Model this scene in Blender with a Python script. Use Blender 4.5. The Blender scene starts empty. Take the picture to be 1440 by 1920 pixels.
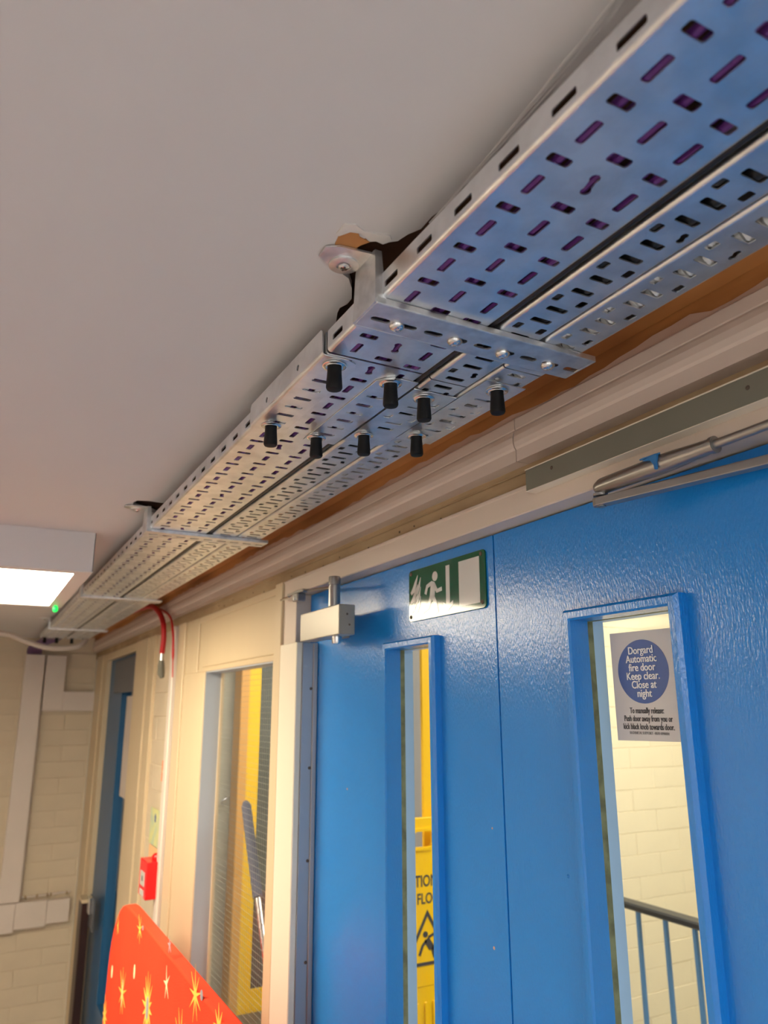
import bpy, math, random
from mathutils import Vector, Matrix
from mathutils.geometry import tessellate_polygon
random.seed(7)
sc = bpy.context.scene
C = sc.collection

# ------------------------------------------------------------------ camera
H = 1.77                      # lens height above the floor; the building below is dimensioned relative to it
F = 1416.0
def nrm(v): return Vector(v).normalized()
FWD = nrm((-60-720, 960-1330, -F))                 # corridor direction in camera axes
uz = (-(-60-720)*(700-720) - F*F)/(960-1330)
UP = nrm((700-720, uz, -F))
RT = FWD.cross(UP)
cam = bpy.data.cameras.new('camera'); cam_o = bpy.data.objects.new('camera', cam); C.objects.link(cam_o)
rot = Matrix((tuple(RT), tuple(FWD), tuple(UP)))
cam_o.matrix_world = Matrix.Translation((0, 0, H)) @ rot.to_4x4()
cam.sensor_fit = 'VERTICAL'; cam.sensor_height = 36; cam.sensor_width = 27; cam.lens = F/1920*36
cam.clip_start = .01
cam.dof.use_dof = True; cam.dof.focus_distance = .80; cam.dof.aperture_fstop = 8.0
sc.camera = cam_o
# ------------------------------------------------------------------ world / light / exposure
w = bpy.data.worlds.new('world'); sc.world = w; w.use_nodes = True
w.node_tree.nodes['Background'].inputs[0].default_value = (.75, .85, 1, 1)
w.node_tree.nodes['Background'].inputs[1].default_value = .12
sc.view_settings.view_transform = 'Standard'; sc.view_settings.look = 'None'
sc.view_settings.gamma = 1; sc.view_settings.use_curve_mapping = False
sc.view_settings.exposure = 0.6
CEIL_PANEL = 15.0; BACK_PANEL = 21.0; STAIR_PANEL = 10.0

# ------------------------------------------------------------------ materials
def new_mat(name):
    m = bpy.data.materials.new(name); m.use_nodes = True
    nt = m.node_tree; b = nt.nodes['Principled BSDF']
    return m, nt, b
def mat(name, col, rough=.5, metal=0, var=0, vscale=8, bump=0, bscale=60, stretch=(1,1,1), rvar=0, spec=.5, coat=0, col2=None, detail=4):
    m, nt, b = new_mat(name)
    b.inputs['Base Color'].default_value = (*col, 1)
    b.inputs['Roughness'].default_value = rough; b.inputs['Metallic'].default_value = metal
    b.inputs['Specular IOR Level'].default_value = spec
    b.inputs['Coat Weight'].default_value = coat
    tc = nt.nodes.new('ShaderNodeTexCoord')
    mp = nt.nodes.new('ShaderNodeMapping'); mp.inputs['Scale'].default_value = stretch
    nt.links.new(tc.outputs['Object'], mp.inputs[0])
    def noise(s, d=detail):
        n = nt.nodes.new('ShaderNodeTexNoise'); n.inputs['Scale'].default_value = s; n.inputs['Detail'].default_value = d
        nt.links.new(mp.outputs[0], n.inputs['Vector']); return n
    if var or col2:
        n = noise(vscale); mx = nt.nodes.new('ShaderNodeMix'); mx.data_type = 'RGBA'
        c2 = col2 or tuple(c*(1-var) for c in col)
        mx.inputs[6].default_value = (*col, 1); mx.inputs[7].default_value = (*c2, 1)
        r = nt.nodes.new('ShaderNodeMapRange'); r.inputs[1].default_value = .4; r.inputs[2].default_value = .65
        nt.links.new(n.outputs[0], r.inputs[0]); nt.links.new(r.outputs[0], mx.inputs[0]); nt.links.new(mx.outputs[2], b.inputs['Base Color'])
    if rvar:
        n = noise(vscale*1.7); r = nt.nodes.new('ShaderNodeMapRange')
        r.inputs[3].default_value = max(.03, rough-rvar); r.inputs[4].default_value = rough+rvar
        nt.links.new(n.outputs[0], r.inputs[0]); nt.links.new(r.outputs[0], b.inputs['Roughness'])
    if bump:
        n = noise(bscale, 3); bp = nt.nodes.new('ShaderNodeBump'); bp.inputs['Strength'].default_value = bump; bp.inputs['Distance'].default_value = .002
        nt.links.new(n.outputs[0], bp.inputs['Height']); nt.links.new(bp.outputs[0], b.inputs['Normal'])
    return m
def emit(name, col, s):
    m, nt, b = new_mat(name)
    b.inputs['Base Color'].default_value = (.8, .8, .8, 1)
    b.inputs['Emission Color'].default_value = (*col, 1); b.inputs['Emission Strength'].default_value = s
    return m
def glass(name, refl=.08, tint=(1, 1, 1)):
    m = bpy.data.materials.new(name); m.use_nodes = True; nt = m.node_tree; nt.nodes.clear()
    o = nt.nodes.new('ShaderNodeOutputMaterial'); mix = nt.nodes.new('ShaderNodeMixShader')
    t = nt.nodes.new('ShaderNodeBsdfTransparent'); t.inputs[0].default_value = (*tint, 1)
    g = nt.nodes.new('ShaderNodeBsdfGlossy'); g.inputs['Roughness'].default_value = .02
    lw = nt.nodes.new('ShaderNodeLayerWeight'); lw.inputs[0].default_value = .5
    pw = nt.nodes.new('ShaderNodeMath'); pw.operation = 'POWER'; pw.inputs[1].default_value = 5
    f = nt.nodes.new('ShaderNodeMath'); f.operation = 'MULTIPLY_ADD'; f.inputs[1].default_value = .38; f.inputs[2].default_value = .004
    nt.links.new(lw.outputs['Facing'], pw.inputs[0]); nt.links.new(pw.outputs[0], f.inputs[0])
    nt.links.new(f.outputs[0], mix.inputs[0]); nt.links.new(t.outputs[0], mix.inputs[1]); nt.links.new(g.outputs[0], mix.inputs[2])
    nt.links.new(mix.outputs[0], o.inputs[0]); return m
M = {}
M['plaster'] = mat('ceiling_plaster', (.64, .615, .61), .75, var=.05, vscale=2.5, bump=.35, bscale=26, stretch=(1, .5, 1))
M['galv'] = mat('galvanised_steel', (.86, .88, .90), .37, 1, var=.16, vscale=30, rvar=.10, bump=.08, bscale=300, detail=6)
M['galv_light'] = mat('galvanised_bracket', (.76, .77, .78), .42, 1, var=.2, vscale=60, rvar=.08, bump=.15, bscale=180)
M['zinc'] = mat('bright_zinc', (.78, .78, .78), .22, 1, var=.15, vscale=150)
M['rubber'] = mat('black_rubber', (.006, .006, .007), .55, spec=.25, bump=.1, bscale=200)
M['purple'] = mat('purple_cable', (.11, .024, .19), .42)
M['black'] = mat('black_cable_and_filler', (.01, .01, .012), .4)
M['flex'] = mat('flexible_conduit', (.78, .77, .75), .35, .3)
M['board'] = mat('brown_board', (.55, .25, .08), .6, col2=(.30, .11, .03), vscale=9, bump=.6, bscale=30, stretch=(1, .28, 1.6))
M['shaded_board'] = mat('brown_board_shaded', (.11, .045, .02), .8, col2=(.05, .02, .012), vscale=9, bump=.7, bscale=30, stretch=(1, .28, 1))  # the brown board, darkened to put shade behind the tray slots
M['dark_board'] = mat('dark_timber', (.14, .06, .035), .8, var=.5, vscale=12, bump=.8, bscale=40)
M['pink'] = mat('pinkish_primer', (.55, .38, .30), .7, var=.15, vscale=12)
M['gloss'] = mat('cream_gloss_paint', (.67, .56, .50), .28, var=.05, vscale=5, bump=.25, bscale=24, stretch=(1, .25, 1))
M['cream'] = mat('cream_frame_paint', (.62, .50, .33), .42, var=.05, vscale=6, bump=.2, bscale=30, stretch=(1, 1, .2))
M['head'] = mat('door_head_paint', (.64, .54, .46), .38, var=.05, vscale=6, bump=.25, bscale=28, stretch=(1, .2, 1))
M['rough_beige'] = mat('rough_beige_strip', (.50, .37, .22), .8, col2=(.36, .25, .14), vscale=14, bump=.8, bscale=50, stretch=(1, .3, 1))
M['dirt'] = mat('dark_dirt', (.10, .07, .05), .8)
M['brick'] = mat('cream_painted_brick', (.64, .54, .40), .6, var=.06, vscale=7, bump=.5, bscale=45)
M['stair_brick'] = mat('pale_cream_brick', (.80, .72, .52), .6, var=.04, vscale=6, bump=.5, bscale=45)
M['trunk'] = mat('white_pvc_trunking', (.68, .60, .54), .4, var=.03)
M['pvc'] = mat('white_pvc_guard', (.80, .73, .60), .35)
M['silver_pvc'] = mat('grey_aluminium_strip', (.42, .42, .44), .35, .6)
M['grey_wall'] = mat('grey_green_wall', (.46, .45, .36), .7, var=.08)
M['floor'] = mat('vinyl_floor', (.36, .36, .37), .4, var=.1)
M['wall'] = mat('cream_wall_paint', (.72, .70, .67), .6, var=.05, bump=.2)
M['blue_reveal'] = mat('light_blue_paint', (.36, .60, .95), .35, bump=.2, bscale=60)
M['grey_blue'] = mat('grey_blue_paint', (.40, .44, .50), .4)
M['green_edge'] = mat('glazing_putty', (.20, .24, .15), .6, var=.5, vscale=60)
M['green'] = mat('sign_green', (.004, .085, .035), .07)
M['white'] = mat('sign_white', (.62, .62, .60), .08)
M['print_white'] = mat('white_print', (.88, .88, .88), .5)
M['sign_blue'] = mat('sign_blue', (.004, .07, .33), .4)
M['paper'] = mat('sign_paper', (.62, .60, .60), .5)
M['ink'] = mat('sign_ink', (.05, .05, .06), .6)
M['greyink'] = mat('faint_ink', (.33, .32, .32), .6)
M['plate'] = mat('grey_green_enamel', (.17, .165, .13), .42, var=.06, bump=.08)
M['box'] = mat('closer_grey_enamel', (.36, .33, .28), .35, .35)
M['arm'] = mat('satin_steel_arm', (.36, .35, .34), .30, .85, var=.12, vscale=20, stretch=(1, .1, 1))
M['blue_fleck'] = mat('blue_paint_spill', (.02, .16, .42), .4)
M['yellow'] = mat('yellow_plastic', (1.0, .62, .0), .4)
M['yellow_paint'] = mat('yellow_paint', (.95, .58, .01), .4, bump=.2)
M['orange_wood'] = mat('varnished_edge', (.70, .36, .09), .45)
M['slate'] = mat('dark_grey_panel', (.10, .115, .11), .35, var=.3, vscale=5)
M['foam'] = mat('blue_grey_foam', (.06, .075, .14), .7, bump=.6, bscale=120)
M['red'] = mat('red_plastic', (.75, .005, .01), .3)
M['redcable'] = mat('red_cable', (.50, .01, .015), .45)
M['brown'] = mat('dark_brown_paint', (.030, .008, .006), .4, var=.3)
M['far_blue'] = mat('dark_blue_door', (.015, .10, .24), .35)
M['dkgrey'] = mat('dark_grey_metal', (.10, .11, .13), .4, .2)
M['fabric'] = mat('red_orange_fabric', (.95, .062, .022), .9, var=.12, vscale=5, bump=.5, bscale=400, spec=.15)
M['sun_yellow'] = mat('print_yellow', (.95, .55, .08), .9)
M['sun_pale'] = mat('print_pale', (.85, .80, .45), .9)
M['sun_grey'] = mat('print_grey', (.32, .30, .32), .9)
M['orange'] = mat('orange_paper', (.95, .20, .05), .6)
M['orange2'] = mat('peach_paper', (.90, .50, .25), .6)
M['sticker'] = mat('yellow_green_notice', (.62, .62, .28), .6, col2=(.45, .55, .40), vscale=25)
M['light'] = emit('lit_diffuser', (1.0, .86, .62), CEIL_PANEL)
M['light_back'] = emit('lit_diffuser_cool', (.97, .97, .95), BACK_PANEL)
M['light_stair'] = emit('lit_stair_diffuser', (1.0, .95, .80), STAIR_PANEL)
M['red_lamp'] = mat('red_lamp_lens', (1, .01, .01), .2)
M['led'] = emit('green_led', (.0, 1.0, .10), .8); M['led'].node_tree.nodes['Principled BSDF'].inputs['Base Color'].default_value = (0, .25, .04, 1)
M['fixture'] = mat('white_fixture', (.70, .66, .66), .4)
M['glass'] = glass('clear_glass'); M['wire'] = mat('glass_wire', (.35, .36, .30), .4, .5)
M['rail'] = mat('dark_handrail', (.022, .026, .035), .35)

def door_paint():
    m, nt, b = new_mat('blue_gloss_door')
    b.inputs['Roughness'].default_value = .19; b.inputs['Specular IOR Level'].default_value = .55
    tc = nt.nodes.new('ShaderNodeTexCoord')
    def nz(s, scale, d):
        mp = nt.nodes.new('ShaderNodeMapping'); mp.inputs['Scale'].default_value = s
        n = nt.nodes.new('ShaderNodeTexNoise'); n.inputs['Scale'].default_value = scale; n.inputs['Detail'].default_value = d
        nt.links.new(tc.outputs['Object'], mp.inputs[0]); nt.links.new(mp.outputs[0], n.inputs['Vector']); return n
    n1 = nz((1, 1, .35), 480, 3); n2 = nz((1, 1, 1), 9, 2)
    mx = nt.nodes.new('ShaderNodeMix'); mx.data_type = 'RGBA'
    mx.inputs[6].default_value = (.009, .215, .67, 1); mx.inputs[7].default_value = (.012, .235, .71, 1)
    nt.links.new(n2.outputs[0], mx.inputs[0]); nt.links.new(mx.outputs[2], b.inputs['Base Color'])
    add = nt.nodes.new('ShaderNodeMath'); add.operation = 'MULTIPLY_ADD'; add.inputs[1].default_value = .35
    nt.links.new(n2.outputs[0], add.inputs[0]); nt.links.new(n1.outputs[0], add.inputs[2])
    bp = nt.nodes.new('ShaderNodeBump'); bp.inputs['Strength'].default_value = .55; bp.inputs['Distance'].default_value = .0009
    nt.links.new(add.outputs[0], bp.inputs['Height']); nt.links.new(bp.outputs[0], b.inputs['Normal'])
    return m
M['blue'] = door_paint()

# ------------------------------------------------------------------ mesh helpers (building coordinates: z relative to the lens)
K = 1.0                       # metres per drawing unit of the part being built
TRAY_UNIT, WALL_UNIT = .926, 1.035   # the tray hardware (50 mm slot pitch) and the door wall were measured on separate drawings
def wloc(o):
    v = Vector((0, 0, 0))
    while o is not None: v += o.location; o = o.parent
    return v
class MB:
    def __init__(s): s.v = []; s.f = []
    def add(s, vs, fs):
        k = len(s.v); s.v += [tuple(v) for v in vs]; s.f += [tuple(i+k for i in f) for f in fs]; return s
    def box(s, x0, x1, y0, y1, z0, z1, b=0):
        if x0 > x1: x0, x1 = x1, x0
        if y0 > y1: y0, y1 = y1, y0
        if z0 > z1: z0, z1 = z1, z0
        b = min(b, (x1-x0)*.45, (y1-y0)*.45, (z1-z0)*.45)
        if b <= 0:
            vs = [(x, y, z) for x in (x0, x1) for y in (y0, y1) for z in (z0, z1)]
            return s.add(vs, [(0,1,3,2),(4,6,7,5),(0,4,5,1),(2,3,7,6),(0,2,6,4),(1,5,7,3)])
        vs = []; idx = {}
        for i, X in enumerate((x0, x1)):
            for j, Y in enumerate((y0, y1)):
                for k, Z in enumerate((z0, z1)):
                    sx, sy, sz = (1 if i == 0 else -1), (1 if j == 0 else -1), (1 if k == 0 else -1)
                    for a in range(3):
                        p = [X+sx*b, Y+sy*b, Z+sz*b]; p[a] = (X, Y, Z)[a]
                        idx[(i, j, k, a)] = len(vs); vs.append(tuple(p))
        g = lambda i, j, k, a: idx[(i, j, k, a)]
        fs = []
        for i in (0, 1):
            fs.append((g(i,0,0,0), g(i,1,0,0), g(i,1,1,0), g(i,0,1,0)) if i else (g(i,0,0,0), g(i,0,1,0), g(i,1,1,0), g(i,1,0,0)))
            fs.append((g(0,i,0,1), g(0,i,1,1), g(1,i,1,1), g(1,i,0,1)) if i else (g(0,i,0,1), g(1,i,0,1), g(1,i,1,1), g(0,i,1,1)))
            fs.append((g(0,0,i,2), g(1,0,i,2), g(1,1,i,2), g(0,1,i,2)) if i else (g(0,0,i,2), g(0,1,i,2), g(1,1,i,2), g(1,0,i,2)))
        for i in (0, 1):
            for j in (0, 1):
                fs.append((g(i,j,0,0), g(i,j,1,0), g(i,j,1,1), g(i,j,0,1)))
                fs.append((g(i,0,j,0), g(i,1,j,0), g(i,1,j,2), g(i,0,j,2)))
                fs.append((g(0,i,j,1), g(1,i,j,1), g(1,i,j,2), g(0,i,j,2)))
                for k in (0, 1): fs.append((g(i,j,k,0), g(i,j,k,1), g(i,j,k,2)))
        return s.add(vs, fs)
    def prism(s, outer, holes, w0, w1, f):
        loops = [outer]+list(holes)
        pts = [p for l in loops for p in l]; n = len(pts)
        tr = tessellate_polygon([[Vector((p[0], p[1], 0)) for p in l] for l in loops])
        vs = [f(p[0], p[1], w0) for p in pts]+[f(p[0], p[1], w1) for p in pts]
        fs = [tuple(t) for t in tr]+[tuple(i+n for i in reversed(t)) for t in tr]
        k = 0
        for l in loops:
            m = len(l)
            for i in range(m):
                a, b2 = k+i, k+(i+1) % m; fs.append((a, b2, b2+n, a+n))
            k += m
        return s.add(vs, fs)
    def lathe(s, prof, c, axis='z', seg=20):
        vs = []; fs = []
        for r, h in prof:
            for i in range(seg):
                a = 2*math.pi*i/seg; u, v = r*math.cos(a), r*math.sin(a)
                vs.append({'z': (c[0]+u, c[1]+v, c[2]+h), 'x': (c[0]+h, c[1]+u, c[2]+v), 'y': (c[0]+v, c[1]+h, c[2]+u)}[axis])
        for j in range(len(prof)-1):
            for i in range(seg):
                a = j*seg+i; b2 = j*seg+(i+1) % seg; fs.append((a, b2, b2+seg, a+seg))
        fs.append(tuple(reversed(range(seg)))); k = (len(prof)-1)*seg; fs.append(tuple(range(k, k+seg)))
        return s.add(vs, fs)
    def tube(s, pts, r, seg=10, rf=None):
        pts = [Vector(p) for p in pts]; n = len(pts); vs = []; fs = []
        up = Vector((0, 0, 1))
        for i, p in enumerate(pts):
            t = (pts[min(i+1, n-1)]-pts[max(i-1, 0)]).normalized()
            if i == 0:
                u = t.cross(up if abs(t.z) < .9 else Vector((1, 0, 0))).normalized()
            else: u = (u - t*u.dot(t)).normalized()
            v = t.cross(u); rr = rf(i) if rf else r
            for k in range(seg):
                a = 2*math.pi*k/seg; vs.append(p+u*(rr*math.cos(a))+v*(rr*math.sin(a)))
        for i in range(n-1):
            for k in range(seg):
                a = i*seg+k; b2 = i*seg+(k+1) % seg; fs.append((a, b2, b2+seg, a+seg))
        fs.append(tuple(reversed(range(seg)))); fs.append(tuple(range((n-1)*seg, n*seg)))
        return s.add(vs, fs)
    def sweep_y(s, prof, y0, y1):       # closed (x, z) profile pulled along the corridor
        return s.prism(prof, [], y0, y1, lambda a, b, w: (a, w, b))
    def build(s, name, m, parent=None, smooth=False, bev=0):
        off = wloc(parent) if parent is not None else Vector((0, 0, 0))
        me = bpy.data.meshes.new(name)
        me.from_pydata([(v[0]*K-off.x, v[1]*K-off.y, v[2]*K+H-off.z) for v in s.v], [], s.f)
        me.materials.append(m); me.update()
        import bmesh
        bm = bmesh.new(); bm.from_mesh(me); bmesh.ops.recalc_face_normals(bm, faces=bm.faces); bm.to_mesh(me); bm.free()
        if smooth:
            me.polygons.foreach_set('use_smooth', [True]*len(me.polygons))
            try: me.set_sharp_from_angle(angle=math.radians(40))
            except Exception: pass
        o = bpy.data.objects.new(name, me); C.objects.link(o)
        if parent is not None: o.parent = parent
        if bev:
            b = o.modifiers.new('bevel', 'BEVEL'); b.width = bev; b.segments = 2; b.limit_method = 'ANGLE'
        return o
def thing(name, label, cat, loc, group=None):
    o = bpy.data.objects.new(name, None); C.objects.link(o); o.location = (loc[0]*K, loc[1]*K, loc[2]*K+H); o.empty_display_size = .05
    o['label'] = label; o['category'] = cat
    if group: o['group'] = group
    return o
def tag(o, label, cat, group=None, kind=None):
    o['label'] = label; o['category'] = cat
    if group: o['group'] = group
    if kind: o['kind'] = kind
    return o
def struct(o, label=None, cat=None):
    o['kind'] = 'structure'
    if label: o['label'] = label
    if cat: o['category'] = cat
    return o
def sempty(name, loc, label, cat):
    o = bpy.data.objects.new(name, None); C.objects.link(o); o.location = (loc[0]*K, loc[1]*K, loc[2]*K+H); o.empty_display_size = .05
    return struct(o, label, cat)
def copy_tree(o, loc=None, label=None):
    c = o.copy(); C.objects.link(c)
    if loc: c.location = (loc[0]*K, loc[1]*K, loc[2]*K+H)
    if label: c['label'] = label
    for ch in list(o.children):
        k = ch.copy(); C.objects.link(k); k.parent = c
        for g in list(ch.children):
            q = g.copy(); C.objects.link(q); q.parent = k
    return c
def box(name, m, parent, x0, x1, y0, y1, z0, z1, b=.001): return MB().box(x0, x1, y0, y1, z0, z1, b).build(name, m, parent)
def rrect(cx, cy, w, h, r, n=3):
    p = []
    for (sx, sy, a0) in ((1, 1, 0), (-1, 1, 90), (-1, -1, 180), (1, -1, 270)):
        for i in range(n):
            a = math.radians(a0+90*i/(n-1)); p.append((cx+sx*(w/2-r)+r*math.cos(a), cy+sy*(h/2-r)+r*math.sin(a)))
    return p
def circ(cx, cy, r, n=12): return [(cx+r*math.cos(2*math.pi*i/n), cy+r*math.sin(2*math.pi*i/n)) for i in range(n)]
def dumbbell(cx, cy, L, r, ang):
    p = []
    for s_ in (1, -1):
        for i in range(8):
            a = math.radians(-135+270*i/7) + (0 if s_ == 1 else math.pi)
            p.append((s_*(L/2-r)+r*math.cos(a), r*math.sin(a)))
    ca, sa = math.cos(ang), math.sin(ang)
    return [(cx+x*ca-y*sa, cy+x*sa+y*ca) for x, y in p]
XY = lambda a, b, w_: (a, b, w_)
YZ = lambda a, b, w_: (w_, a, b)
T = .34                                           # underside of the trays above the lens
# ------------------------------------------------------------------ setting: shell
fl = struct(box('floor', M['floor'], None, -1.3, .6, -2.6, 4.4, -1.82, -1.77, 0), 'brown vinyl corridor floor', 'floor')
wl = struct(box('wall_left', M['wall'], None, -1.35, -1.3, -2.6, 4.4, -1.77, .5, 0), 'plain cream wall on the left of the corridor', 'wall')
wb = struct(box('wall_back', M['wall'], None, -1.35, .62, -2.65, -2.6, -1.77, .5, 0), 'plain cream wall behind the viewer', 'wall')
K = TRAY_UNIT
# ceiling with a broken plaster edge beside the trays
edge = [(.292, -.6)]
edge += [(.292, .10), (.291, .329), (.289, .361), (.2905, .395), (.289, .409), (.290, .434), (.2865, .452), (.287, .470), (.281, .482), (.278, .494), (.273, .498), (.269, .504), (.262, .503),
         (.257, .506), (.252, .503), (.248, .508), (.2465, .530), (.246, .556), (.266, .566), (.276, .580), (.284, .597), (.2845, .608), (.281, .618), (.283, .628), (.290, .647), (.296, .68), (.30, .75), (.30, 1.44)]
edge += [(.285, 1.449), (.262, 1.446), (.240, 1.452), (.236, 1.47), (.240, 1.50), (.262, 1.515), (.285, 1.53), (.30, 1.55), (.30, 4.72)]
poly = [(-1.5, -2.85), (.62, -2.85), (.62, -.62), (.292, -.62)]+edge+[(-1.5, 4.72)]
ce = MB().prism(poly, [], .386, .394, XY).build('ceiling', M['plaster']); struct(ce, 'smooth greyish plaster ceiling with a broken edge along the trays', 'ceiling')
struct(box('trim_1', M['shaded_board'], None, .15, .505, -.62, 4.72, .398, .42, 0), 'brown timber board above the cable trays, coloured dark for shade', 'board')
struct(box('trim_10', M['board'], None, .5055, .603, -.62, 4.72, .398, .42, 0), 'orange brown board at ceiling level beside the trays', 'board')
struct(box('wall_top', M['dark_board'], None, -1.5, .66, -2.85, 4.72, .421, .44, 0), 'slab above the plaster', 'slab')
# orange bare patch by the foot of the nearest bracket + chipped paint lip
MB().prism([(.2465, .503), (.257, .5055), (.252, .514), (.247, .530), (.238, .533), (.232, .522), (.230, .510), (.236, .500), (.241, .4965)], [], .3852, .3865, XY).build('bare_plaster', M['board'], ce)
MB().prism([(.2275, .4925), (.236, .489), (.246, .4935), (.257, .492), (.268, .489), (.272, .4935), (.268, .501), (.262, .500), (.257, .503), (.252, .500), (.245, .4975), (.236, .4995), (.230, .509), (.2265, .508)], [], .3845, .3862, XY).build('paint_lip', mat('chipped_paint', (.68, .64, .61), .5, bump=.6, bscale=120), ce)
for i in range(7):
    y = .18+i*.035; MB().tube([(.262+.004*i, y-.10, .3862), (.270+.003*i, y, .3856), (.283+.001*i, y+.07, .3862)], .0006, 5).build('brush_ridge', M['plaster'], ce, True)

K = WALL_UNIT
# ---- wall over the doors
struct(MB().prism([(-.6, .325), (4.2, .325), (4.2, .398), (-.6, .398)], [], .5400, .575, YZ).build('trim_2', M['board']), 'orange brown stained board between trays and cornice', 'board')
# pink primer with wavy upper edge
wav = []
y = 4.2
random.seed(3)
while y > -.6:
    wav.append((y, .3395+.0035*math.sin(y*9)+random.uniform(-.0015, .0035)+(.006 if .40 < y < .52 else 0)+(.004 if y < .3 else 0))); y -= .022
MB().prism([(-.6, .326), (4.2, .326)]+wav, [], .5388, .5401, YZ).build('primer_band', M['pink'], bpy.data.objects['trim_2'])
co = MB().sweep_y([(.5395, .3345), (.5375, .3345), (.5362, .3325), (.5362, .3205), (.5372, .3195), (.5345, .316), (.5330, .310), (.5330, .303), (.5345, .297), (.5365, .2945), (.5365, .2800), (.560, .2800), (.560, .3345)], -.6, .672).build('trim_3', M['gloss'], None, False)
struct(co, 'glossy pinkish cream cornice moulding, length above the right-hand blue door', 'cornice')
co2 = MB().sweep_y([(.5395, .3345), (.5375, .3345), (.5362, .3325), (.5362, .3205), (.5372, .3195), (.5345, .316), (.5330, .310), (.5330, .303), (.5345, .297), (.5365, .2945), (.5365, .2800), (.560, .2800), (.560, .3345)], .6735, 4.2).build('trim_4', M['gloss'])
struct(co2, 'glossy pinkish cream cornice moulding running on to the far end', 'cornice')
rb = MB().box(.555, .60, -.6, 4.2, .2460, .2805, 0).build('trim_5', M['rough_beige']); struct(rb, 'rough beige plaster strip under the cornice', 'trim')
MB().box(.551, .5555, -.6, 4.2, .2705, .2725, .0008).build('paint_ridge', M['rough_beige'], rb)
random.seed(5)
for i in range(26):
    y = .1+i*.075+random.uniform(-.02, .02); r = random.uniform(.001, .0022)
    MB().lathe([(r*.5, -.0012), (r, 0), (r, .001)], (.555, y, random.uniform(.252, .266)), 'x', 7).build('nail_hole', M['dirt'], rb)
# door frame head and jamb
fr = MB().box(.540, .60, -.6, 1.478, .2166, .2480, .0015)
fr.box(.540, .60, 1.374, 1.478, -1.77, .2166, .0012); fr.box(.540, .60, .06, .160, -1.77, .2166, .0012)
fr = fr.build('trim_6', M['head']); struct(fr, 'cream painted frame around the blue double doors', 'door frame')
MB().box(.5385, .541, -.6, 1.45, .2440, .2490, .001).build('paint_bead', M['head'], fr)
MB().box(.534, .541, 1.440, 1.478, -1.77, .2480, .001).build('architrave', M['cream'], fr)
struct(box('wall_right', M['wall'], None, .555, .60, -2.6, .06, -1.77, .32, 0), 'cream wall to the right of the double doors', 'wall')
# ---- blue leaves
def leaf(name, y0, y1, vy0, vy1, vz1, label):
    vz0 = -1.15
    o = MB().prism([(y0, -1.765), (y1, -1.765), (y1, .2145), (y0, .2145)], [[(vy0, vz0), (vy1, vz0), (vy1, vz1), (vy0, vz1)]], .570, .600, YZ).build(name, M['blue'])
    struct(o, label, 'door')
    # glazing bead ring in front, mitred
    bw = .0100; xo = .5565
    bi = bw+.0015
    prof = [(0, .570), (0, .5605), (.003, xo), (bi-.002, xo), (bi, .5585), (bi, .583)]
    def ring(prof, nm, m):
        mb = MB(); cor = lambda d: [(vy0-bw+d, vz0-bw+d), (vy1+bw-d, vz0-bw+d), (vy1+bw-d, vz1+bw-d), (vy0-bw+d, vz1+bw-d)]
        vs = []; fs = []
        for d, x in prof:
            for (a, b) in cor(d): vs.append((x, a, b))
        for j in range(len(prof)-1):
            for k in range(4):
                a = j*4+k; b = j*4+(k+1) % 4; fs.append((a, b, b+4, a+4))
        return mb.add(vs, fs).build(nm, m, o)
    ring(prof, 'glazing_bead', M['blue'])
    ring([(bi, .583), (bi, .5905)], 'glazing_seal', M['green_edge'])
    ring([(bi, .5905), (bi, .6055), (0, .6055), (0, .600)], 'far_glazing_bead', M['blue_reveal'])
    box('glass_pane', M['glass'], o, .585, .589, vy0, vy1, vz0, vz1, 0)
    return o
d1 = leaf('door_1', .7715, 1.3725, .9125, 1.0410, .0880, 'left blue gloss fire door leaf with narrow glazed slot')
d2 = leaf('door_2', .166, .7685, .4895, .6250, .0915, 'right blue gloss fire door leaf with narrow glazed slot')
# chips of lost paint along the bead of the right leaf
random.seed(11)
for i in range(14):
    z = -.30-.028*i; MB().box(.5560, .5568, .6335-.0015+random.uniform(-.0008, .0008), .6350, z-random.uniform(.004, .012), z, .0001).build('paint_chip', M['pink'], d2)
for (yy, zz, r) in ((.40, -.005, .0035), (.664, -.17, .002), (.36, -.21, .0015)):
    MB().lathe([(r*.4, -.0012), (r, 0), (r, .0006)], (.5698, yy, zz), 'x', 9).build('paint_bump', M['blue'], d2, True)
for (yy, zz, r) in ((.80, -.27, .002), (1.20, -.13, .0018), (.795, -.14, .0012)):
    MB().lathe([(r*.4, -.0006), (r, 0), (r, .0006)], (.5698, yy, zz), 'x', 7).build('paint_chip', M['pink'], d1)
# ---- finger guard
g = thing('finger_guard', 'tall white plastic finger guard with riveted grey strip at the door hinge', 'guard', (.55, 1.39, -1.77))
box('cover', M['pvc'], g, .528, .540, 1.336, 1.424, -1.77, .120, .0015)
box('side_cover', M['silver_pvc'], g, .540, .5605, 1.334, 1.341, -1.77, .119, .0006)
box('edge_strip', M['silver_pvc'], g, .5605, .5695, 1.331, 1.3375, -1.77, .119, .0012)
for z in (.035, -.105, -.26, -.42, -.59, -.76):
    MB().lathe([(.0009, -.0022), (.0026, -.0018), (.0030, 0)], (.5575, 1.3345, z), 'y', 10).build('rivet', M['dirt'], g)

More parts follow.
